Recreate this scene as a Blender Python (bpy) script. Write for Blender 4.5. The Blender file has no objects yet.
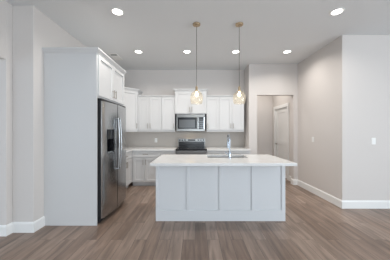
import bpy, bmesh, math, random
from mathutils import Vector, Matrix
PI = math.pi
random.seed(4)
sc = bpy.context.scene
COL = sc.collection

# ---------------------------------------------------------------- camera
CAM_H = 1.36
cd = bpy.data.cameras.new('camera')
cd.sensor_width = 36.0
cd.lens = 18.0
cd.shift_x = 0.0
cd.shift_y = 1.0 / 390.0
cd.clip_start = 0.05
cam = bpy.data.objects.new('camera', cd)
COL.objects.link(cam)
cam.location = (0, 0, CAM_H)
cam.rotation_euler = (PI / 2, 0, 0)
sc.camera = cam

# ---------------------------------------------------------------- light, exposure
w = bpy.data.worlds.new('daylight')
w.use_nodes = True
w.node_tree.nodes['Background'].inputs[0].default_value = (0.80, 0.90, 1.0, 1)
w.node_tree.nodes['Background'].inputs[1].default_value = 1.5
sc.world = w
sc.view_settings.view_transform = 'Standard'
sc.view_settings.look = 'None'
sc.view_settings.gamma = 1.0
sc.view_settings.use_curve_mapping = False
sc.view_settings.exposure = 0.2


def area(name, loc, rot, sx, sy, power, color):
    l = bpy.data.lights.new(name, 'AREA')
    l.shape = 'RECTANGLE'
    l.size = sx
    l.size_y = sy
    l.energy = power
    l.color = color
    o = bpy.data.objects.new(name, l)
    COL.objects.link(o)
    o.location = loc
    o.rotation_euler = rot
    return o


# daylight entering by the patio doors and windows of the living room behind the camera
area('patio_daylight', (0.9, -4.35, 1.35), (PI / 2, 0, 0), 3.2, 2.3, 88, (0.80, 0.91, 1.0))
area('window_daylight', (4.6, -4.35, 1.5), (PI / 2, 0, 0), 1.8, 1.6, 26, (0.50, 0.76, 1.0))
area('side_window_daylight', (5.85, -1.0, 1.5), (PI / 2, 0, PI / 2), 3.0, 1.6, 140, (0.86, 0.94, 1.0))


# ---------------------------------------------------------------- materials
def principled(name, color, rough=0.5, metal=0.0, spec=0.5):
    m = bpy.data.materials.new(name)
    m.use_nodes = True
    b = m.node_tree.nodes['Principled BSDF']
    b.inputs['Base Color'].default_value = (*color, 1)
    b.inputs['Roughness'].default_value = rough
    b.inputs['Metallic'].default_value = metal
    b.inputs['Specular IOR Level'].default_value = spec
    return m, m.node_tree, b


def bumpy(nt, b, scale=60, strength=0.1, dist=0.002, detail=3, stretch=None):
    tc = nt.nodes.new('ShaderNodeTexCoord')
    n = nt.nodes.new('ShaderNodeTexNoise')
    n.inputs['Scale'].default_value = scale
    n.inputs['Detail'].default_value = detail
    if stretch:
        mp = nt.nodes.new('ShaderNodeMapping')
        mp.inputs['Scale'].default_value = stretch
        nt.links.new(tc.outputs['Object'], mp.inputs['Vector'])
        nt.links.new(mp.outputs['Vector'], n.inputs['Vector'])
    else:
        nt.links.new(tc.outputs['Object'], n.inputs['Vector'])
    bp = nt.nodes.new('ShaderNodeBump')
    bp.inputs['Strength'].default_value = strength
    bp.inputs['Distance'].default_value = dist
    nt.links.new(n.outputs['Fac'], bp.inputs['Height'])
    nt.links.new(bp.outputs['Normal'], b.inputs['Normal'])
    return n


def painted(name, color, rough=0.8, vary=0.015, scale=60, strength=0.08):
    m, nt, b = principled(name, color, rough, 0, 0.3)
    n = bumpy(nt, b, scale, strength)
    r = nt.nodes.new('ShaderNodeMapRange')
    r.inputs['To Min'].default_value = 1 - vary
    r.inputs['To Max'].default_value = 1 + vary
    mx = nt.nodes.new('ShaderNodeMixRGB')
    mx.blend_type = 'MULTIPLY'
    mx.inputs[0].default_value = 1
    mx.inputs[1].default_value = (*color, 1)
    nt.links.new(n.outputs['Fac'], r.inputs['Value'])
    nt.links.new(r.outputs['Result'], mx.inputs[2])
    nt.links.new(mx.outputs[0], b.inputs['Base Color'])
    return m


M = {}
M['wall'] = painted('wall_paint', (0.68, 0.645, 0.62), 0.85)
M['ceiling'] = painted('ceiling_paint', (0.76, 0.775, 0.785), 0.9, scale=90, strength=0.15)
M['trim'] = painted('white_trim_paint', (0.86, 0.86, 0.85), 0.4, 0.004)
M['cabinet'] = painted('white_cabinet_lacquer', (0.66, 0.66, 0.66), 0.38, 0.004, 40, 0.03)
M['island'] = painted('pale_grey_lacquer', (0.67, 0.685, 0.70), 0.38, 0.004, 40, 0.03)
M['wall_shade'] = painted('shaded_wall_paint', (0.54, 0.505, 0.47), 0.6)  # wall colour darkened to imitate shade under the wall cabinets
M['cabinet_inside'] = painted('cabinet_board', (0.5, 0.47, 0.43), 0.6)
M['dark'] = principled('dark_gap', (0.015, 0.015, 0.017), 0.6)[0]
M['black'] = principled('black_enamel', (0.012, 0.012, 0.014), 0.18)[0]
M['blackglass'] = principled('black_glass', (0.02, 0.022, 0.025), 0.12, 0, 0.2)[0]
M['smoke'] = principled('smoked_window', (0.09, 0.095, 0.10), 0.2)[0]
M['steel_mid'] = principled('satin_stainless', (0.27, 0.265, 0.255), 0.3, 1)[0]
M['castiron'] = painted('cast_iron', (0.02, 0.02, 0.02), 0.55)
M['plastic'] = painted('white_plastic', (0.88, 0.88, 0.86), 0.35, 0.002)
M['nickel'] = principled('brushed_nickel', (0.40, 0.36, 0.32), 0.34, 1)[0]
M['chrome'] = principled('chrome', (0.42, 0.46, 0.51), 0.25, 1)[0]
M['brass'] = principled('aged_brass', (0.50, 0.38, 0.25), 0.35, 1)[0]
M['cord'] = principled('grey_cord', (0.18, 0.16, 0.14), 0.6)[0]

# brushed stainless steel
m, nt, b = principled('stainless_steel', (0.44, 0.445, 0.45), 0.21, 1)
bumpy(nt, b, 8, 0.12, 0.002, 4, (1, 1, 60))
M['steel'] = m
m, nt, b = principled('dark_stainless', (0.16, 0.165, 0.17), 0.35, 1)
bumpy(nt, b, 8, 0.1, 0.002, 3, (1, 1, 40))
M['steel_dark'] = m

# white quartz worktop with the faintest veining
m, nt, b = principled('white_quartz', (0.82, 0.855, 0.845), 0.16)
tc = nt.nodes.new('ShaderNodeTexCoord')
n = nt.nodes.new('ShaderNodeTexNoise')
n.inputs['Scale'].default_value = 2.5
n.inputs['Detail'].default_value = 8
n.inputs['Distortion'].default_value = 1.2
cr = nt.nodes.new('ShaderNodeValToRGB')
cr.color_ramp.elements[0].position = 0.35
cr.color_ramp.elements[0].color = (0.76, 0.755, 0.745, 1)
cr.color_ramp.elements[1].position = 0.55
cr.color_ramp.elements[1].color = (0.80, 0.80, 0.795, 1)
nt.links.new(tc.outputs['Object'], n.inputs['Vector'])
nt.links.new(n.outputs['Fac'], cr.inputs['Fac'])
nt.links.new(cr.outputs['Color'], b.inputs['Base Color'])
M['quartz'] = m


def emitter(name, color, strength):
    m = bpy.data.materials.new(name)
    m.use_nodes = True
    b = m.node_tree.nodes['Principled BSDF']
    b.inputs['Base Color'].default_value = (*color, 1)
    b.inputs['Emission Color'].default_value = (*color, 1)
    b.inputs['Emission Strength'].default_value = strength
    return m


M['lens'] = emitter('lit_lens', (1.0, 0.97, 0.92), 6)
M['bulb'] = emitter('lit_bulb', (1.0, 0.90, 0.72), 4)

# thin seeded glass of the pendant shades
m = bpy.data.materials.new('amber_glass')
m.use_nodes = True
nt = m.node_tree
nt.nodes.clear()
out = nt.nodes.new('ShaderNodeOutputMaterial')
tr = nt.nodes.new('ShaderNodeBsdfTransparent')
tr.inputs[0].default_value = (0.975, 0.955, 0.92, 1)
gl = nt.nodes.new('ShaderNodeBsdfGlossy')
gl.inputs['Roughness'].default_value = 0.08
gl.inputs[0].default_value = (1, 0.98, 0.94, 1)
tl = nt.nodes.new('ShaderNodeBsdfTranslucent')
tl.inputs[0].default_value = (0.95, 0.92, 0.84, 1)
fr = nt.nodes.new('ShaderNodeLayerWeight')
fr.inputs[0].default_value = 0.35
m1 = nt.nodes.new('ShaderNodeMixShader')
m2 = nt.nodes.new('ShaderNodeMixShader')
m2.inputs[0].default_value = 0.04
nt.links.new(tr.outputs[0], m2.inputs[1])
nt.links.new(tl.outputs[0], m2.inputs[2])
nt.links.new(fr.outputs['Facing'], m1.inputs[0])
mm = nt.nodes.new('ShaderNodeMath')
mm.operation = 'MULTIPLY'
mm.inputs[1].default_value = 0.3
nt.links.new(fr.outputs['Facing'], mm.inputs[0])
nt.links.new(mm.outputs[0], m1.inputs[0])
nt.links.new(m2.outputs[0], m1.inputs[1])
nt.links.new(gl.outputs[0], m1.inputs[2])
nt.links.new(m1.outputs[0], out.inputs['Surface'])
M['glass'] = m

# plank floor, boards running away from the camera (world Y)
m, nt, b = principled('plank_floor', (0.3, 0.24, 0.2), 0.36)
tc = nt.nodes.new('ShaderNodeTexCoord')
mp = nt.nodes.new('ShaderNodeMapping')
mp.inputs['Rotation'].default_value = (0, 0, PI / 2)
br = nt.nodes.new('ShaderNodeTexBrick')
br.offset = 0.37
br.inputs['Color1'].default_value = (0.0, 0.0, 0.0, 1)
br.inputs['Color2'].default_value = (1.0, 1.0, 1.0, 1)
br.inputs['Mortar'].default_value = (0.5, 0.5, 0.5, 1)
br.inputs['Scale'].default_value = 1.0
br.inputs['Mortar Size'].default_value = 0.0018
br.inputs['Mortar Smooth'].default_value = 0.1
br.inputs['Brick Width'].default_value = 1.22
br.inputs['Row Height'].default_value = 0.15
nt.links.new(tc.outputs['Object'], mp.inputs['Vector'])
nt.links.new(mp.outputs['Vector'], br.inputs['Vector'])
pl = nt.nodes.new('ShaderNodeValToRGB')
e = pl.color_ramp.elements
e[0].position = 0.0
e[0].color = (0.205, 0.140, 0.105, 1)
e[1].position = 1.0
e[1].color = (0.330, 0.245, 0.195, 1)
e2 = pl.color_ramp.elements.new(0.5)
e2.color = (0.270, 0.192, 0.148, 1)
nt.links.new(br.outputs['Color'], pl.inputs['Fac'])
mp2 = nt.nodes.new('ShaderNodeMapping')
mp2.inputs['Scale'].default_value = (8.0, 0.8, 1)
gadd = nt.nodes.new('ShaderNodeVectorMath')
gadd.operation = 'ADD'
gsc = nt.nodes.new('ShaderNodeVectorMath')
gsc.operation = 'SCALE'
gsc.inputs['Scale'].default_value = 7.0
nt.links.new(br.outputs['Color'], gsc.inputs[0])
nt.links.new(tc.outputs['Object'], gadd.inputs[0])
nt.links.new(gsc.outputs['Vector'], gadd.inputs[1])
nt.links.new(gadd.outputs['Vector'], mp2.inputs['Vector'])
gn = nt.nodes.new('ShaderNodeTexNoise')
gn.inputs['Scale'].default_value = 2.2
gn.inputs['Detail'].default_value = 7
gn.inputs['Distortion'].default_value = 0.6
nt.links.new(mp2.outputs['Vector'], gn.inputs['Vector'])
gr = nt.nodes.new('ShaderNodeMapRange')
gr.inputs['From Min'].default_value = 0.3
gr.inputs['From Max'].default_value = 0.7
gr.inputs['To Min'].default_value = 0.6
gr.inputs['To Max'].default_value = 1.25
nt.links.new(gn.outputs['Fac'], gr.inputs['Value'])
mx = nt.nodes.new('ShaderNodeMixRGB')
mx.blend_type = 'MULTIPLY'
mx.inputs[0].default_value = 1
nt.links.new(pl.outputs['Color'], mx.inputs[1])
nt.links.new(gr.outputs['Result'], mx.inputs[2])
mo = nt.nodes.new('ShaderNodeMixRGB')
mo.inputs[2].default_value = (0.09, 0.07, 0.055, 1)
nt.links.new(br.outputs['Fac'], mo.inputs[0])
nt.links.new(mx.outputs[0], mo.inputs[1])
nt.links.new(mo.outputs[0], b.inputs['Base Color'])
bp = nt.nodes.new('ShaderNodeBump')
bp.inputs['Strength'].default_value = 0.12
bp.inputs['Distance'].default_value = 0.002
nt.links.new(gn.outputs['Fac'], bp.inputs['Height'])
nt.links.new(bp.outputs['Normal'], b.inputs['Normal'])
M['floor'] = m


# ---------------------------------------------------------------- helpers
def box(bm, x0, x1, y0, y1, z0, z1):
    vs = [bm.verts.new((x, y, z)) for z in (z0, z1) for y in (y0, y1) for x in (x0, x1)]
    for f in ((0, 2, 3, 1), (4, 5, 7, 6), (0, 1, 5, 4), (2, 6, 7, 3), (0, 4, 6, 2), (1, 3, 7, 5)):
        bm.faces.new([vs[i] for i in f])
    return bm


def B(*boxes):
    bm = bmesh.new()
    for b_ in boxes:
        box(bm, *b_)
    return bm


def lathe(prof, n=32, bm=None, c=(0, 0, 0), cap=True):
    """revolve (r, z) pairs about the z axis through c"""
    bm = bm or bmesh.new()
    rings = []
    for r, z in prof:
        if r < 1e-6:
            rings.append([bm.verts.new((c[0], c[1], c[2] + z))])
        else:
            rings.append([bm.verts.new((c[0] + r * math.cos(2 * PI * k / n), c[1] + r * math.sin(2 * PI * k / n), c[2] + z)) for k in range(n)])
    for a, b_ in zip(rings, rings[1:]):
        for k in range(n):
            k2 = (k + 1) % n
            if len(a) == 1 and len(b_) == 1:
                continue
            if len(a) == 1:
                bm.faces.new((a[0], b_[k2], b_[k]))
            elif len(b_) == 1:
                bm.faces.new((a[k], a[k2], b_[0]))
            else:
                bm.faces.new((a[k], a[k2], b_[k2], b_[k]))
    if cap:
        for rg in (rings[0], rings[-1]):
            if len(rg) > 1:
                bm.faces.new(rg)
    bmesh.ops.recalc_face_normals(bm, faces=bm.faces)
    return bm


def tube(pts, r, n=12, bm=None, radii=None):
    bm = bm or bmesh.new()
    pts = [Vector(p) for p in pts]
    rings = []
    up = None
    for i, p in enumerate(pts):
        t = (pts[min(i + 1, len(pts) - 1)] - pts[max(i - 1, 0)]).normalized()
        if up is None:
            up = Vector((0, 0, 1)) if abs(t.z) < 0.9 else Vector((1, 0, 0))
        a = (up - t * up.dot(t)).normalized()
        up = a
        c = t.cross(a)
        rr = radii[i] if radii else r
        rings.append([bm.verts.new(p + a * rr * math.cos(2 * PI * k / n) + c * rr * math.sin(2 * PI * k / n)) for k in range(n)])
    for a, b_ in zip(rings, rings[1:]):
        for k in range(n):
            bm.faces.new((a[k], a[(k + 1) % n], b_[(k + 1) % n], b_[k]))
    bm.faces.new(rings[0][::-1])
    bm.faces.new(rings[-1])
    bmesh.ops.recalc_face_normals(bm, faces=bm.faces)
    return bm


def disc_y(bm, x, y, z, r, depth, n=20):
    """short cylinder whose axis is local y, from y to y+depth"""
    return tube([(x, y, z), (x, y + depth, z)], r, n, bm)


def prism(pts, z0, z1):
    bm = bmesh.new()
    lo = [bm.verts.new((x, y, z0)) for x, y in pts]
    hi = [bm.verts.new((x, y, z1)) for x, y in pts]
    bm.faces.new(lo[::-1])
    bm.faces.new(hi)
    n = len(pts)
    for k in range(n):
        bm.faces.new((lo[k], lo[(k + 1) % n], hi[(k + 1) % n], hi[k]))
    bmesh.ops.recalc_face_normals(bm, faces=bm.faces)
    return bm


def molding(path, prof):
    """sweep a closed (out, up) profile along a polyline with mitred corners; 'out' is to the right of travel"""
    bm = bmesh.new()
    P = [Vector(p) for p in path]
    nrm = []
    for i in range(len(P) - 1):
        d = (P[i + 1] - P[i]).normalized()
        nrm.append(Vector((d.y, -d.x)))
    offs = []
    for i in range(len(P)):
        if i == 0:
            offs.append(nrm[0])
        elif i == len(P) - 1:
            offs.append(nrm[-1])
        else:
            s = nrm[i - 1] + nrm[i]
            s.normalize()
            offs.append(s / s.dot(nrm[i]))
    rings = [[bm.verts.new((p.x + o.x * u, p.y + o.y * u, z)) for u, z in prof] for p, o in zip(P, offs)]
    k = len(prof)
    for a, b_ in zip(rings, rings[1:]):
        for j in range(k):
            bm.faces.new((a[j], a[(j + 1) % k], b_[(j + 1) % k], b_[j]))
    bm.faces.new(rings[0])
    bm.faces.new(rings[-1])
    bmesh.ops.recalc_face_normals(bm, faces=bm.faces)
    return bm


def obj(name, bm, mat, parent=None, bevel=0.0, smooth=False):
    me = bpy.data.meshes.new(name)
    bmesh.ops.recalc_face_normals(bm, faces=bm.faces)
    bm.to_mesh(me)
    bm.free()
    if smooth:
        for p in me.polygons:
            p.use_smooth = True
        me.set_sharp_from_angle(angle=math.radians(38))
    me.materials.append(M[mat])
    o = bpy.data.objects.new(name, me)
    COL.objects.link(o)
    if parent:
        o.parent = parent
    if bevel:
        md = o.modifiers.new('bevel', 'BEVEL')
        md.width = bevel
        md.segments = 2
        md.limit_method = 'ANGLE'
    return o


def tag(o, label, cat, group=None):
    o['label'] = label
    o['category'] = cat
    if group:
        o['group'] = group
    return o


def thing(name, label, cat, loc=(0, 0, 0), rz=0.0, group=None):
    o = bpy.data.objects.new(name, None)
    o.empty_display_size = 0.1
    COL.objects.link(o)
    o.location = loc
    o.rotation_euler = (0, 0, rz)
    return tag(o, label, cat, group)


def struct(name, bm, mat, bevel=0.0, parent=None):
    o = obj(name, bm, mat, parent, bevel)
    if parent is None:
        o['kind'] = 'structure'
    return o


def copy_tree(o, parent=None):
    c = o.copy()
    COL.objects.link(c)
    if parent:
        c.parent = parent
    for ch in list(o.children):
        copy_tree(ch, c)
    return c


def shaker_bm(x0, x1, z0, z1, y=0.0, t=0.02, fr=0.057, inset=0.013):
    """a flat recessed-panel front; its back lies at y, its face at y-t"""
    g = 0.0025
    x0 += g; x1 -= g; z0 += g; z1 -= g
    fr = min(fr, (z1 - z0) * 0.3)
    return B((x0, x0 + fr, y - t, y, z0, z1), (x1 - fr, x1, y - t, y, z0, z1),
             (x0 + fr, x1 - fr, y - t, y, z0, z0 + fr), (x0 + fr, x1 - fr, y - t, y, z1 - fr, z1),
             (x0 + fr, x1 - fr, y - t + inset, y, z0 + fr, z1 - fr))


def bar_handle(parent, x, z, L, y, vertical=True):
    r = 0.0065
    if vertical:
        bm = tube([(x, y - 0.030, z - L / 2), (x, y - 0.030, z + L / 2)], r)
        for s in (-1, 1):
            tube([(x, y, z + s * L * 0.38), (x, y - 0.030, z + s * L * 0.38)], 0.005, 8, bm)
    else:
        bm = tube([(x - L / 2, y - 0.030, z), (x + L / 2, y - 0.030, z)], r)
        for s in (-1, 1):
            tube([(x + s * L * 0.38, y, z), (x + s * L * 0.38, y - 0.030, z)], 0.005, 8, bm)
    return obj('handle', bm, 'nickel', parent, smooth=True)


CROWN = [(0, 0), (0.009, 0), (0.011, 0.010), (0.024, 0.026), (0.036, 0.042), (0.040, 0.046), (0.040, 0.062), (0, 0.062)]
CROWN_S = [(0, 0), (0.010, 0), (0.012, 0.008), (0.026, 0.024), (0.030, 0.027), (0.030, 0.040), (0, 0.040)]


def up(prof, z):
    return [(u, v + z) for u, v in prof]


# ================================================================ the setting
CE = 3.05
LW, RW, BW = -2.17, 2.59, 5.40         # kitchen side walls and back wall
struct('floor', B((-6, 6, -4.6, 8, -0.1, 0)), 'floor')
struct('ceiling', B((-6, 6, -4.6, 8, CE, CE + 0.1)), 'ceiling')
struct('shade_sheet', B((LW, 1.364, BW - 0.0004, BW, 0.915, 1.375)), 'wall_shade')  # thin darker sheet: wall cabinets' shade painted onto the back wall
NY = 2.62                               # front end of the kitchen's left wall
struct('wall_left', B((-2.45, LW, NY, BW + 0.12, 0, CE)), 'wall', 0.006)
struct('wall_left_hall', B((-6, -2.45, 2.53, 2.65, 0, CE)), 'wall', 0.006)
struct('wall_left_near', B((-2.57, -2.45, 0.9, 2.53, 2.29, CE), (-2.57, -2.45, -4.6, 0.9, 0, CE)), 'wall')
struct('wall_back', B((LW, 1.364, BW, BW + 0.12, 0, CE)), 'wall')
OY = 4.92                               # wall with the cased opening to the hall
OX0, OX1, OZ = 1.566, 2.487, 2.27
struct('wall_back_right', B((1.364, OX0, OY, OY + 0.12, 0, CE), (OX1, RW, OY, OY + 0.12, 0, CE),
                            (OX0, OX1, OY, OY + 0.12, OZ, CE), (1.364, 1.484, OY + 0.12, 6.5, 0, CE)), 'wall')
DY0, DY1, DZ = 5.46, 6.30, 2.05         # doorway in the hall's right wall
RY = 3.43
struct('wall_right', B((RW, RW + 0.12, RY, DY0, 0, CE), (RW, RW + 0.12, DY1, 6.62, 0, CE), (RW, RW + 0.12, DY0, DY1, DZ, CE)), 'wall')
struct('wall_hall_back', B((1.364, RW, 6.50, 6.62, 0, CE)), 'wall')
struct('wall_right_front', B((RW + 0.12, 6, RY, RY + 0.12, 0, CE)), 'wall')
# rest of the living room, behind the camera: wall with patio doors and a window, side wall with a window
struct('wall_rear', B((-2.45, -0.7, -4.6, -4.45, 0, CE), (-0.7, 2.5, -4.6, -4.45, 2.5, CE), (2.5, 3.7, -4.6, -4.45, 0, CE),
                      (3.7, 5.5, -4.6, -4.45, 0, 0.7), (3.7, 5.5, -4.6, -4.45, 2.3, CE), (5.5, 6, -4.6, -4.45, 0, CE)), 'wall')
struct('wall_side', B((5.9, 6, -4.45, -2.5, 0, CE), (5.9, 6, -2.5, 0.5, 0, 0.7), (5.9, 6, -2.5, 0.5, 2.3, CE), (5.9, 6, 0.5, RY, 0, CE)), 'wall')

BBP = [(0, 0), (0.015, 0), (0.015, 0.118), (0.010, 0.132), (0.006, 0.140), (0, 0.140)]
struct('baseboard_left', molding([(-5.9, 2.53), (-2.45, 2.53), (-2.45, NY), (LW, NY), (LW, 2.80)], BBP), 'trim')
struct('baseboard_right', molding([(OX1, OY + 0.12), (OX1, OY), (RW, OY), (RW, RY), (5.9, RY)], BBP), 'trim')
struct('baseboard_hall_right', molding([(RW, DY0 - 0.09), (RW, OY + 0.12)], BBP), 'trim')
struct('baseboard_hall_back', molding([(1.484, 6.50), (RW, 6.50)], BBP), 'trim')
struct('baseboard_back', molding([(1.364, OY), (OX0, OY), (OX0, OY + 0.12)], BBP), 'trim')

# white six-foot-eight door on the hall's right side
cx = RW - 0.018
struct('trim_1', B((cx, RW, DY0 - 0.09, DY0, 0, DZ + 0.09), (cx, RW, DY1, DY1 + 0.09, 0, DZ + 0.09), (cx, RW, DY0, DY1, DZ, DZ + 0.09),
                   (RW, RW + 0.12, DY0, DY0 + 0.015, 0, DZ), (RW, RW + 0.12, DY1 - 0.015, DY1, 0, DZ),
                   (RW, RW + 0.12, DY0 + 0.015, DY1 - 0.015, DZ - 0.015, DZ)), 'trim', 0.003)
dx0, dx1 = RW + 0.02, RW + 0.055
ya, yb = DY0 + 0.018, DY1 - 0.018
pr = [(dx0, dx0 + 0.012, ya, ya + 0.11, 0.01, DZ - 0.02), (dx0, dx0 + 0.012, yb - 0.11, yb, 0.01, DZ - 0.02)]
for z0, z1 in ((0.01, 0.24), (0.95, 1.09), (DZ - 0.14, DZ - 0.02)):
    pr.append((dx0, dx0 + 0.012, ya + 0.11, yb - 0.11, z0, z1))
pr.append((dx0 + 0.012, dx1, ya, yb, 0.01, DZ - 0.02))
dr = struct('door_1', B(*pr), 'trim')
kb = tube([(dx0, yb - 0.06, 0.95), (dx0 - 0.05, yb - 0.06, 0.95)], 0.012)
tube([(dx0 - 0.002, yb - 0.06, 0.95), (dx0 - 0.008, yb - 0.06, 0.95)], 0.030, 16, kb)
tube([(dx0 - 0.05, yb - 0.05, 0.95), (dx0 - 0.05, yb - 0.17, 0.95)], 0.010, 10, kb)
obj('door_handle', kb, 'nickel', dr, smooth=True)


# ================================================================ cabinets
def cabinet_box(x0, x1, d, z0, z1):
    return B((x0, x1, 0, d, z0, z1))


# ---- tall surround and cabinet over the refrigerator, front faces +X
FX = -1.41
FY0, FY1 = 2.80, 3.86
FD = FX - LW                             # depth from the wall
t = thing('refrigerator_cabinet', 'tall white cabinet surround over the refrigerator, with a plain side panel facing us', 'cabinet',
          (FX, FY0, 0), PI / 2)
L = FY1 - FY0
obj('side_panel', B((0, 0.019, 0, FD - 0.002, 0, 2.49)), 'cabinet', t, 0.002)
obj('side_panel', B((L - 0.019, L, 0, FD - 0.002, 0, 2.49)), 'cabinet', t, 0.002)
obj('body', B((0.019, L - 0.019, 0, FD - 0.002, 1.845, 2.49)), 'cabinet', t)
mid = L / 2
for x0, x1, hx in ((0.02, mid, mid - 0.04), (mid, L - 0.02, mid + 0.04)):
    d = obj('door', shaker_bm(x0, x1, 1.87, 2.47), 'cabinet', t, 0.0015)
    bar_handle(d, hx, 1.98, 0.13, -0.02)
obj('crown_molding', molding([(0, FD - 0.002), (0, 0), (L, 0), (L, FD - 0.002)], up(CROWN, 2.482)), 'cabinet', t)

# ---- wall cabinets on the back wall
UD = 0.33
UY = BW - UD
UZ0, UZ1 = 1.375, 2.245


def wall_cabinet(label, x0, x1, doors, z0=UZ0, z1=UZ1, crown=CROWN_S, ends=(False, False), dep=UD, hz=None, ext=0.0):
    t = thing('wall_cabinet', label, 'cabinet', (x0, BW - dep, z0), 0, 'wall cabinets')
    W = x1 - x0
    H = z1 - z0
    obj('body', B((0, W, 0, dep - 0.002, 0, H)), 'cabinet', t)
    for a, b_, side in doors:
        d = obj('door', shaker_bm(a - x0 + 0.002, b_ - x0 - 0.002, 0.012, H - 0.012), 'cabinet', t, 0.0015)
        hx = (a - x0 + 0.032) if side == 'l' else (b_ - x0 - 0.032)
        bar_handle(d, hx, 0.115, 0.13, -0.02)
    path = [(0, 0), (W, 0)]
    if ends[0]:
        path = [(0, dep - 0.003)] + path
    if ends[1]:
        path = path + [(W, dep - 0.003)]
    obj('crown_molding', molding(path, up(crown, H - 0.004)), 'cabinet', t)
    if z0 < 1.5:
        obj('light_rail', B((0, W, 0.002, 0.022, -0.035, 0)), 'cabinet', t)
    return t


def px(x, y):                            # photo column to metres at depth y, for laying out the cabinet run
    return (x - 195.0) * y / 195.0


UF = UY
xa, xb, xc, xd = px(138.0, UF), px(149.3, UF), px(161.8, UF), px(175.0, UF)
xe, xf, xg, xh, xi = px(206.5, UF), px(219.0, UF), px(231.8, UF), px(244.0, UF), 1.36
wall_cabinet('white two-door wall cabinet left of the microwave, nearest the corner cabinet', xa, xc, [(xa, xb, 'r'), (xb, xc, 'l')])
wall_cabinet('white single-door wall cabinet directly left of the microwave', xc, xd, [(xc, xd, 'r')])
wall_cabinet('short white two-door wall cabinet above the microwave with stepped crown', xd + 0.001, xe - 0.001,
             [(xd, (xd + xe) / 2, 'r'), ((xd + xe) / 2, xe, 'l')], 1.80, 2.385, CROWN, (True, True), 0.36)
wall_cabinet('white single-door wall cabinet directly right of the microwave', xe, xf, [(xe, xf, 'l')])
wall_cabinet('white two-door wall cabinet at the right end of the back wall', xf, xh, [(xf, xg, 'r'), (xg, xh, 'l')], ends=(False, True))

# ---- diagonal corner wall cabinet
cA, cB = Vector((-1.835, 4.745)), Vector((xa - 0.001, UF))
cm_ = (cA + cB) / 2
dv = (cB - cA)
ang = math.atan2(dv.y, dv.x)
t = thing('corner_wall_cabinet', 'tall white diagonal corner wall cabinet beyond the refrigerator', 'cabinet', (cm_.x, cm_.y, UZ0), ang)
inv = Matrix.Rotation(-ang, 2)


def loc2(p):
    return tuple(inv @ (Vector(p) - cm_))


pent = [loc2(p) for p in ((LW + 0.002, cA.y), tuple(cA), tuple(cB), (cB.x, BW - 0.002), (LW + 0.002, BW - 0.002))]
HC = 2.385 - UZ0
obj('body', prism(pent, 0, HC), 'cabinet', t)
hl = dv.length / 2
d = obj('door', shaker_bm(-hl + 0.02, hl - 0.02, 0.012, HC - 0.012), 'cabinet', t, 0.0015)
bar_handle(d, hl - 0.055, 0.115, 0.13, -0.02)
obj('crown_molding', molding(pent[:4], up(CROWN, HC - 0.004)), 'cabinet', t)
obj('light_rail', B((-hl + 0.01, hl - 0.01, 0.002, 0.022, -0.035, 0)), 'cabinet', t)

# ---- base cabinets
BF = 4.79                                # face of the back run
CT = 0.915


def base_cabinet(label, loc, rz, W, dep, doors, drawers=True):
    t = thing('base_cabinet', label, 'cabinet', loc, rz, 'base cabinets')
    obj('body', B((0, W, 0, dep, 0.10, 0.875)), 'cabinet', t)
    obj('toe_kick', B((0, W, 0.07, dep, 0, 0.10)), 'cabinet', t)
    if drawers:
        d = obj('drawer', shaker_bm(0.012, W - 0.012, 0.715, 0.862, fr=0.035), 'cabinet', t, 0.0015)
        bar_handle(d, W / 2, 0.79, 0.13, -0.02, False)
    for a, b_, side in doors:
        d = obj('door', shaker_bm(a, b_, 0.115, 0.70), 'cabinet', t, 0.0015)
        bar_handle(d, a + 0.032 if side == 'l' else b_ - 0.032, 0.60, 0.13, -0.02)
    return t


RX0, RX1 = px(175.6, 4.75), px(175.6, 4.75) + 0.762     # the range's slot
LF = -1.555                              # face of the left run
base_cabinet('white base cabinet on the left wall, seen edge-on behind the refrigerator', (LF, 3.865, 0), PI / 2, BF - 3.865 - 0.024, LF - LW - 0.004,
             [(0.03, 0.46, 'r'), (0.46, 0.89, 'l')])
split = px(144.8, BF) - LF
W1 = px(160.0, BF) - LF
base_cabinet('white two-door base cabinet with one drawer, left of the range', (LF, BF, 0), 0, W1, BW - BF - 0.002,
             [(0.03, split, 'r'), (split, W1 - 0.012, 'l')])
W2 = RX0 - 0.003 - (LF + W1)
base_cabinet('narrow white base cabinet touching the left side of the range', (LF + W1, BF, 0), 0, W2, BW - BF - 0.002, [(0.012, W2 - 0.012, 'r')])
x0 = RX1 + 0.003
base_cabinet('white base cabinet touching the right side of the range', (x0, BF, 0), 0, 0.46, BW - BF - 0.002, [(0.012, 0.448, 'l')])
base_cabinet('white base cabinet at the right end of the back counter', (x0 + 0.46, BF, 0), 0, 1.36 - x0 - 0.46, BW - BF - 0.002,
             [(0.012, (1.36 - x0 - 0.46) / 2, 'r'), ((1.36 - x0 - 0.46) / 2, 1.36 - x0 - 0.472, 'l')])

# ---- worktops on the back run
ctf = BF - 0.035
bm = prism([(LW + 0.002, 3.863), (LF + 0.035, 3.863), (LF + 0.035, ctf), (RX0 - 0.003, ctf), (RX0 - 0.003, BW - 0.002), (LW + 0.002, BW - 0.002)], 0.875, CT)
tag(obj('countertop', bm, 'quartz', bevel=0.003), 'white L-shaped countertop left of the range along the back wall', 'countertop')
tag(obj('countertop', B((RX1 + 0.003, 1.36, ctf, BW - 0.002, 0.875, CT)), 'quartz', bevel=0.003),
    'short white countertop right of the range along the back wall', 'countertop')

# ================================================================ refrigerator
GY0, GY1 = FY0 + 0.045, FY1 - 0.024
FW = GY1 - GY0
t = thing('refrigerator', 'stainless steel side-by-side refrigerator with ice and water dispenser', 'refrigerator', (-1.42, GY0, 0), PI / 2)
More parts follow.
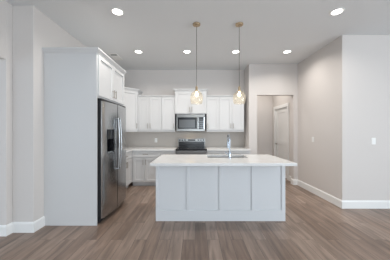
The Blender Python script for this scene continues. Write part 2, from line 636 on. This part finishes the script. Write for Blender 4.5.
# local: x 0..FW along the front, y>0 into the cabinet, front bows towards -y
obj('body', B((0.004, FW - 0.004, 0.012, 0.66, 0.03, 1.79)), 'dark', t, 0.004)
obj('toe_grille', B((0.02, FW - 0.02, -0.02, 0.012, 0.012, 0.075)), 'dark', t, 0.003)
obj('top_gap_shade', B((0.002, FW - 0.002, -0.055, 0.10, 1.8005, 1.838)), 'dark', t, 0.003)  # black strip standing in for the shadowed gap above the doors
for k in (0.06, FW - 0.06):
    obj('foot', lathe([(0.02, 0), (0.02, 0.031)], 12, c=(k, 0.08, 0)), 'dark', t)


def bow(x):                              # the doors' outward curve
    u = (x / FW - 0.5) * 2
    return -0.068 - 0.052 * (1 - u * u) + 0.018 * max(0, abs(u) - 0.94) / 0.06


def bow_door(x0, x1, z0, z1, cut=None):
    """curved door slab; cut = (xa, xb, za, zb) leaves a hole through its skin for the dispenser"""
    xs = [x0 + (x1 - x0) * i / 20 for i in range(21)]
    zs = [z0, z1]
    if cut:
        xs = sorted([x for x in xs if min(abs(x - cut[0]), abs(x - cut[1])) > 0.006] + [cut[0], cut[1]])
        zs = [z0, cut[2], cut[3], z1]
    bm = bmesh.new()
    F = [[bm.verts.new((x, bow(x), z)) for x in xs] for z in zs]
    K = [[bm.verts.new((x, 0.008, z)) for x in xs] for z in zs]
    nx, nz = len(xs), len(zs)

    def hole(i, j):
        return bool(cut) and zs[j] >= cut[2] - 1e-6 and zs[j + 1] <= cut[3] + 1e-6 and xs[i] >= cut[0] - 1e-6 and xs[i + 1] <= cut[1] + 1e-6
    for j in range(nz - 1):
        for i in range(nx - 1):
            if not hole(i, j):
                bm.faces.new((F[j][i], F[j][i + 1], F[j + 1][i + 1], F[j + 1][i]))
                bm.faces.new((K[j][i], K[j + 1][i], K[j + 1][i + 1], K[j][i + 1]))
                if cut:
                    for (di, dj, a, b_) in ((1, 0, (j, i + 1), (j + 1, i + 1)), (-1, 0, (j, i), (j + 1, i)), (0, 1, (j + 1, i), (j + 1, i + 1)), (0, -1, (j, i), (j, i + 1))):
                        ii, jj = i + di, j + dj
                        if 0 <= ii < nx - 1 and 0 <= jj < nz - 1 and hole(ii, jj):
                            bm.faces.new((F[a[0]][a[1]], F[b_[0]][b_[1]], K[b_[0]][b_[1]], K[a[0]][a[1]]))
    for i in range(nx - 1):
        bm.faces.new((F[0][i], K[0][i], K[0][i + 1], F[0][i + 1]))
        bm.faces.new((F[-1][i], F[-1][i + 1], K[-1][i + 1], K[-1][i]))
    for j in range(nz - 1):
        bm.faces.new((F[j][0], F[j + 1][0], K[j + 1][0], K[j][0]))
        bm.faces.new((F[j][-1], K[j][-1], K[j + 1][-1], F[j + 1][-1]))
    return bm


def dark_sides(o):
    o.data.materials.append(M['dark'])
    for p in o.data.polygons:
        if abs(p.normal.x) > 0.9 or p.normal.z > 0.9 or p.normal.y > 0.9:
            p.material_index = 1


SP = 0.43                                # split between the freezer door and the wider door
cut = (0.105, 0.315, 1.02, 1.385)
fd = obj('freezer_door', bow_door(0, SP - 0.009, 0.08, 1.80, cut), 'steel', t, smooth=True)
rd = obj('refrigerator_door', bow_door(SP + 0.009, FW, 0.08, 1.80), 'steel', t, smooth=True)
dark_sides(fd)
dark_sides(rd)
dp = obj('dispenser', B((cut[0] + .001, cut[1] - .001, 0.000, 0.007, cut[2] + .001, cut[3] - .001),
                        (cut[0] + .001, cut[0] + 0.012, bow(cut[0]) - 0.002, 0.0, cut[2] + .001, cut[3] - .001),
                        (cut[1] - 0.012, cut[1] - .001, bow(cut[1]) + 0.002, 0.0, cut[2] + .001, cut[3] - .001)), 'black', fd)
obj('control_panel', B((cut[0] + 0.012, cut[1] - 0.012, bow(cut[0]) - 0.012, 0, 1.235, 1.383)), 'blackglass', dp, 0.002)
obj('drip_tray', B((cut[0] + 0.012, cut[1] - 0.012, bow(cut[0]) - 0.010, 0, 1.022, 1.045)), 'steel', dp, 0.002)
pb = B((0.185, 0.235, -0.03, -0.02, 1.09, 1.19))
tube([(0.21, -0.03, 1.235), (0.21, -0.03, 1.19)], 0.012, 10, pb)
obj('paddle', pb, 'steel_dark', dp)
for dd, hx in ((fd, SP - 0.04), (rd, SP + 0.042)):
    pts = []
    for i in range(15):
        u = i / 14
        z = 0.72 + 0.86 * u
        pts.append((hx, bow(hx) - 0.030 - 0.022 * math.sin(PI * u), z))
    hb = tube(pts, 0.0085, 10)
    for z in (0.735, 1.565):
        tube([(hx, bow(hx) + 0.003, z), (hx, bow(hx) - 0.034, z)], 0.011, 10, hb)
    obj('handle', hb, 'steel', dd, smooth=True)

# ================================================================ microwave
MX0, MX1 = -0.475, 0.250
MW = MX1 - MX0
MYF = BW - 0.40
MZ = 1.358
t = thing('microwave', 'stainless steel over-the-range microwave under the short wall cabinet', 'microwave', (MX0, MYF, MZ))
MH = 1.797 - MZ
obj('body', B((0, MW, 0.025, 0.397, 0, MH)), 'steel_dark', t, 0.003)
vg = B((0, MW, 0.0, 0.025, MH - 0.075, MH))
obj('vent_grille', vg, 'steel_mid', t, 0.003)
obj('vent_slots', B(*[(0.04 + k * 0.055, 0.085 + k * 0.055, -0.001, 0, MH - 0.022, MH - 0.012) for k in range(12)]), 'dark', t)
dm = obj('door', B((0, 0.028, 0, 0.025, 0.052, MH - 0.078), (0.525, 0.575, 0, 0.025, 0.052, MH - 0.078),
                   (0.028, 0.525, 0, 0.025, 0.052, 0.060), (0.028, 0.525, 0, 0.025, MH - 0.086, MH - 0.078)), 'steel_mid', t)
wn = obj('window', B((0.028, 0.525, 0.001, 0.02, 0.060, MH - 0.086)), 'blackglass', dm)
obj('window_screen', B((0.065, 0.475, -0.0005, 0.001, 0.085, MH - 0.145)), 'smoke', dm)
hb = tube([(0.55, -0.035, 0.06), (0.55, -0.035, MH - 0.085)], 0.012)
for z in (0.075, MH - 0.10):
    tube([(0.55, 0, z), (0.55, -0.035, z)], 0.008, 8, hb)
obj('handle', hb, 'steel', dm, smooth=True)
cp = obj('control_panel', B((0.578, MW - 0.028, 0, 0.025, 0.052, MH - 0.078)), 'black', t)
obj('side_trim', B((MW - 0.027, MW, 0, 0.025, 0.052, MH - 0.078)), 'steel', t)
obj('display', B((0.59, MW - 0.04, -0.002, 0.0, MH - 0.13, MH - 0.10)), 'blackglass', cp)
for r_ in range(4):
    for c_ in range(3):
        bx = 0.592 + c_ * 0.034
        obj('button', B((bx, bx + 0.026, -0.002, 0, 0.075 + r_ * 0.05, 0.10 + r_ * 0.05)), 'steel_dark', cp)
obj('bottom_rail', B((0, MW, 0.0, 0.025, 0, 0.05)), 'steel_mid', t, 0.003)
ll = bpy.data.lights.new('cooktop_lamp', 'AREA')
ll.shape = 'RECTANGLE'; ll.size = 0.2; ll.size_y = 0.05; ll.energy = 0.5; ll.color = (1, 0.72, 0.42)
lo = bpy.data.objects.new('cooktop_lamp', ll)
COL.objects.link(lo)
lo.parent = t
lo.location = (MW / 2, 0.12, -0.004)

# ================================================================ range
RYF = 4.735
RWD = RX1 - RX0
t = thing('range', 'stainless steel range with black cooktop against the back wall', 'range', (RX0, RYF, 0))
dpt = BW - RYF - 0.012
obj('body', B((0.003, RWD - 0.003, 0.035, dpt, 0.03, 0.90)), 'steel_dark', t, 0.003)
for fx in (0.06, RWD - 0.06):
    for fy in (0.10, dpt - 0.06):
        obj('foot', lathe([(0.018, 0), (0.018, 0.031)], 10, c=(fx, fy, 0)), 'dark', t)
obj('storage_drawer', B((0.006, RWD - 0.006, 0.005, 0.035, 0.06, 0.24)), 'steel', t, 0.003)
od = obj('oven_door', B((0.006, RWD - 0.006, 0.0, 0.035, 0.25, 0.77)), 'steel', t, 0.004)
obj('oven_window', B((0.11, RWD - 0.11, -0.003, 0.0, 0.36, 0.63)), 'blackglass', od)
hb = tube([(0.06, -0.045, 0.72), (RWD - 0.06, -0.045, 0.72)], 0.012)
for x in (0.08, RWD - 0.08):
    tube([(x, 0, 0.72), (x, -0.045, 0.72)], 0.009, 8, hb)
obj('handle', hb, 'chrome', od, smooth=True)
kp = obj('front_rail', B((0.003, RWD - 0.003, -0.005, 0.035, 0.78, 0.884)), 'steel', t, 0.004)
obj('cooktop', B((0, RWD, -0.012, dpt, 0.885, 0.925)), 'black', t, 0.004)
for bx, by, br_ in ((0.20, 0.17, 0.10), (RWD - 0.20, 0.17, 0.08), (0.20, 0.44, 0.075), (RWD - 0.20, 0.44, 0.10)):
    obj('burner_ring', lathe([(br_, 0.9252), (br_, 0.9262), (br_ - 0.008, 0.9262), (br_ - 0.008, 0.9252), (br_, 0.9252)], 32, c=(bx, by, 0), cap=False), 'castiron', t)
bg = obj('backguard', B((0.01, RWD - 0.01, dpt - 0.065, dpt, 0.925, 1.155)), 'steel_mid', t, 0.006)
obj('backguard_panel', B((0.03, RWD - 0.03, dpt - 0.069, dpt - 0.064, 0.93, 1.075)), 'black', bg)
obj('display', B((RWD / 2 - 0.10, RWD / 2 + 0.10, dpt - 0.070, dpt - 0.064, 1.09, 1.135)), 'blackglass', bg)
for kx in (0.06, 0.13, 0.20, RWD - 0.20, RWD - 0.13, RWD - 0.06):
    obj('knob', disc_y(None, kx, dpt - 0.095, 1.112, 0.022, 0.03), 'black', bg, smooth=True)

# ================================================================ island
IX0, IX1, IYF, IYB = -0.592, 1.363, 2.94, 3.655
t = thing('kitchen_island', 'large white panelled kitchen island in the middle of the floor', 'island', ((IX0 + IX1) / 2, IYF, 0))
hw = (IX1 - IX0) / 2
SX0, SX1, SY0, SY1 = 0.215, 0.895, 3.265, 3.615     # sink opening, world
cxI = (IX0 + IX1) / 2
obj('body', B((-hw + 0.012, hw - 0.012, 0.020, IYB - IYF - 0.02, 0.0, 0.64),
              (-hw + 0.012, hw - 0.012, 0.020, SY0 - 0.03 - IYF, 0.64, 0.874),
              (-hw + 0.012, SX0 - cxI - 0.03, SY0 - 0.03 - IYF, IYB - IYF - 0.02, 0.64, 0.874),
              (SX1 - cxI + 0.03, hw - 0.012, SY0 - 0.03 - IYF, IYB - IYF - 0.02, 0.64, 0.874)), 'cabinet', t)
st = [-hw, px(188.2, IYF) - cxI, px(220.8, IYF) - cxI, px(253.2, IYF) - cxI, hw]
sw = 0.024
bx = [(-hw, -hw + 0.045, 0, 0.020, 0, 0.874), (hw - 0.055, hw, 0, 0.020, 0, 0.874)]
for s_ in st[1:4]:
    bx.append((s_ - sw, s_ + sw, 0, 0.020, 0.165, 0.874))
bx.append((-hw + 0.045, hw - 0.055, 0, 0.020, 0, 0.165))
bx.append((-hw + 0.045, hw - 0.055, 0.014, 0.020, 0.165, 0.874))
obj('front_panel', B(*bx), 'island', t, 0.0015)
for s_ in (-1, 1):
    a, b_ = (-hw, -hw + 0.012) if s_ < 0 else (hw - 0.012, hw)
    obj('end_panel', B((a, b_, 0.020, IYB - IYF, 0, 0.874)), 'island', t)
# kitchen side of the island: toe kick, doors and drawers
segs = [(-hw + 0.03, -0.37), (-0.37, 0.0), (0.0, 0.38), (0.38, hw - 0.03)]
for a, b_ in segs:
    bmd = shaker_bm(a, b_, 0.12, 0.86)
    bmesh.ops.transform(bmd, matrix=Matrix.Translation((a + b_, IYB - IYF - 0.02, 0)) @ Matrix.Rotation(PI, 4, 'Z'), verts=bmd.verts)
    dd = obj('door', bmd, 'cabinet', t)
    obj('handle', tube([(b_ - 0.035, IYB - IYF + 0.022, 0.66), (b_ - 0.035, IYB - IYF + 0.022, 0.80)], 0.0055), 'nickel', dd)

CX0, CX1, CY0, CY1 = -0.622, 1.410, 2.686, 3.695
bm = bmesh.new()
def ring(z):
    o_ = [bm.verts.new(p) for p in ((CX0, CY0, z), (CX1, CY0, z), (CX1, CY1, z), (CX0, CY1, z))]
    i_ = [bm.verts.new(p) for p in ((SX0, SY0, z), (SX1, SY0, z), (SX1, SY1, z), (SX0, SY1, z))]
    return o_, i_
lo_, li_ = ring(0.875)
ho_, hi_ = ring(0.915)
for k in range(4):
    k2 = (k + 1) % 4
    bm.faces.new((lo_[k], lo_[k2], li_[k2], li_[k]))
    bm.faces.new((ho_[k], ho_[k2], hi_[k2], hi_[k]))
    bm.faces.new((lo_[k], lo_[k2], ho_[k2], ho_[k]))
    bm.faces.new((li_[k], li_[k2], hi_[k2], hi_[k]))
tag(obj('island_countertop', bm, 'quartz', bevel=0.004), 'white quartz island countertop with an overhang towards us', 'countertop')

# sink
t = thing('sink', 'stainless steel undermount sink set into the island countertop', 'sink', ((SX0 + SX1) / 2, (SY0 + SY1) / 2, 0.66))
a, b_ = (SX1 - SX0) / 2, (SY1 - SY0) / 2
obj('basin', B((-a - 0.012, a + 0.012, -b_ - 0.012, b_ + 0.012, 0.0, 0.006), (-a - 0.012, -a, -b_, b_, 0.006, 0.2145), (a, a + 0.012, -b_, b_, 0.006, 0.2145),
               (-a - 0.012, a + 0.012, -b_ - 0.012, -b_, 0.006, 0.2145), (-a - 0.012, a + 0.012, b_, b_ + 0.012, 0.006, 0.2145)), 'steel_dark', t)
obj('drain', lathe([(0.045, 0.006), (0.045, 0.010), (0.030, 0.009), (0, 0.0075)], 20), 'chrome', t, smooth=True)

# faucet
fx_, fy_ = px(229.6, 3.21), 3.21
t = thing('faucet', 'tall chrome gooseneck faucet standing on the island countertop by the sink', 'faucet', (fx_, fy_, 0.915))
obj('base', lathe([(0.030, 0), (0.030, 0.008), (0.024, 0.014), (0.022, 0.10), (0.018, 0.11)], 24), 'chrome', t, smooth=True)
pts = [(0, 0, 0.10), (0, 0, 0.20), (0, 0, 0.295)]
R_ = 0.085
for i in range(1, 13):
    th = PI * i / 12
    pts.append((0, R_ - R_ * math.cos(th), 0.295 + R_ * math.sin(th)))
pts.append((0, 2 * R_, 0.25))
obj('spout', tube(pts, 0.0135, 14), 'chrome', t, smooth=True)
obj('spray_head', tube([(0, 2 * R_, 0.255), (0, 2 * R_, 0.20), (0, 2 * R_, 0.15)], 0.018, 14, radii=[0.0145, 0.016, 0.017]), 'chrome', t, smooth=True)
obj('lever', tube([(-0.018, 0, 0.065), (-0.045, 0, 0.070), (-0.070, 0.0, 0.10)], 0.008, 10), 'chrome', t, smooth=True)

# ================================================================ pendants
def pendant():
    t = thing('pendant_light', '', 'pendant light', (0, 0, CE), 0, 'pendants over the island')
    obj('canopy', lathe([(0.060, 0), (0.062, -0.012), (0.058, -0.020), (0.012, -0.026), (0.009, -0.04), (0, -0.04)], 32), 'brass', t, smooth=True)
    obj('cord', tube([(0, 0, -0.035), (0, 0, -0.985)], 0.0045, 8), 'cord', t)
    obj('socket', lathe([(0, -0.975), (0.007, -0.975), (0.009, -0.985), (0.019, -0.995), (0.020, -1.052), (0.032, -1.056), (0.032, -1.064), (0.0, -1.064)], 24), 'brass', t, smooth=True)
    prof = [(0.033, -1.052), (0.038, -1.062), (0.062, -1.074), (0.083, -1.096), (0.095, -1.128), (0.100, -1.165), (0.099, -1.205), (0.092, -1.238), (0.082, -1.258)]
    inner = [(r - 0.0025, z) for r, z in reversed(prof)]
    bm = lathe(prof + inner, 40, cap=False)
    sh = obj('shade', bm, 'glass', t, smooth=True)
    prof2 = [(0.081 + 0.003 * math.cos(q * PI / 4), -1.258 + 0.003 * math.sin(q * PI / 4)) for q in range(9)]
    obj('glass_rim', lathe(prof2, 40, cap=False), 'glass', sh, smooth=True)
    obj('bulb', lathe([(0, -1.064), (0.013, -1.065), (0.014, -1.078), (0.022, -1.095), (0.027, -1.117), (0.023, -1.136), (0.013, -1.148), (0, -1.151)], 24), 'bulb', t, smooth=True)
    l = bpy.data.lights.new('pendant_lamp', 'POINT')
    l.energy = 0.6
    l.color = (1, 0.88, 0.70)
    l.shadow_soft_size = 0.03
    o = bpy.data.objects.new('pendant_lamp', l)
    COL.objects.link(o)
    o.parent = t
    o.location = (0, 0, -1.20)
    return t


PY = 3.08
p0 = pendant()
p1 = copy_tree(p0)
p0.location = (px(196.6, PY), PY, CE)
p1.location = (px(239.3, PY), PY, CE)
p0['label'] = 'left glass pendant light, hanging in front of the microwave cabinet'
p1['label'] = 'right glass pendant light, hanging above the island faucet'


# ================================================================ recessed ceiling lights
def can():
    t = thing('recessed_light', '', 'ceiling light', (0, 0, CE), 0, 'recessed ceiling lights')
    obj('trim_ring', lathe([(0.066, -0.001), (0.090, -0.001), (0.091, -0.005), (0.086, -0.009), (0.068, -0.006), (0.066, -0.001)], 32, cap=False), 'plastic', t, smooth=True)
    obj('lens', lathe([(0, -0.002), (0.066, -0.002), (0.0665, -0.005), (0, -0.0055)], 32, cap=False), 'lens', t)
    l = bpy.data.lights.new('can_lamp', 'AREA')
    l.shape = 'DISK'
    l.size = 0.12
    l.energy = 8.5
    l.spread = math.radians(150)
    l.color = (1, 0.95, 0.89)
    o = bpy.data.objects.new('can_lamp', l)
    COL.objects.link(o)
    o.parent = t
    o.location = (0, 0, -0.012)
    return t


c0 = can()
spots = [(px(117.5, 2.76), 2.76, 'recessed ceiling light in the near row, on the left above the refrigerator cabinet'),
         (px(337, 2.76), 2.76, 'recessed ceiling light in the near row, on the right above the grey wall corner'),
         (px(138.5, 4.15), 4.15, 'leftmost recessed ceiling light of the far row, near the ceiling vent'),
         (px(187, 4.15), 4.15, 'far-row recessed ceiling light just left of the left pendant cord'),
         (px(235.7, 4.15), 4.15, 'far-row recessed ceiling light just left of the right pendant cord'),
         (px(287.2, 4.15), 4.15, 'rightmost recessed ceiling light of the far row, before the hall opening'),
         (2.0, 5.75, 'added unseen recessed light brightening the hall beyond the opening')]  # out-of-view fixture added to brighten the hall
for i, (x, y, lb) in enumerate(spots):
    c = c0 if i == 0 else copy_tree(c0)
    c.location = (x, y, CE)
    c['label'] = lb

# ================================================================ ceiling vent
VX, VY = -1.80, 4.44
t = thing('ceiling_vent', 'small white ceiling air vent above the refrigerator cabinet', 'vent', (VX, VY, CE))
w_, h_ = 0.095, 0.20
obj('frame', B((-w_, w_, -h_, -h_ + 0.022, -0.008, -0.001), (-w_, w_, h_ - 0.022, h_, -0.008, -0.001),
               (-w_, -w_ + 0.022, -h_ + 0.022, h_ - 0.022, -0.008, -0.001), (w_ - 0.022, w_, -h_ + 0.022, h_ - 0.022, -0.008, -0.001)), 'plastic', t, 0.002)
obj('backing', B((-w_ + 0.022, w_ - 0.022, -h_ + 0.022, h_ - 0.022, -0.003, -0.001)), 'dark', t)
y = -h_ + 0.024
while y + 0.028 < h_ - 0.02:
    if not (-h_ + 0.05 < y < -h_ + 0.10):
        obj('louver', B((-w_ + 0.022, w_ - 0.022, y, y + 0.0275, -0.0075, -0.0045)), 'plastic', t)
    y += 0.0285


# ================================================================ outlets and switches
def plate(label, cat, name, loc, rz, kind):
    t = thing(name, label, cat, loc, rz)
    obj('cover_plate', B((-0.036, 0.036, -0.006, -0.0005, 0, 0.116)), 'plastic', t, 0.002)
    if kind == 'switch':
        obj('rocker', B((-0.017, 0.017, -0.010, -0.006, 0.025, 0.091)), 'trim', t, 0.002)
    else:
        for z in (0.018, 0.064):
            s_ = obj('socket', B((-0.017, 0.017, -0.009, -0.006, z, z + 0.034)), 'trim', t, 0.003)
            for x in (-0.007, 0.007):
                obj('slot', B((x - 0.0015, x + 0.0015, -0.0095, -0.009, z + 0.012, z + 0.025)), 'dark', s_)
    return t


plate('white wall outlet on the back wall left of the range', 'outlet', 'wall_outlet', (px(156, BW), BW, 1.045), 0, 'outlet')
plate('white light switch on the beige side wall right of the island', 'switch', 'light_switch', (RW, 195 * RW / 118.0, 1.115), -PI / 2, 'switch')
plate('white light switch on the pale wall at the far right facing us', 'switch', 'light_switch', (px(373.4, RY), RY, 1.125), 0, 'switch')
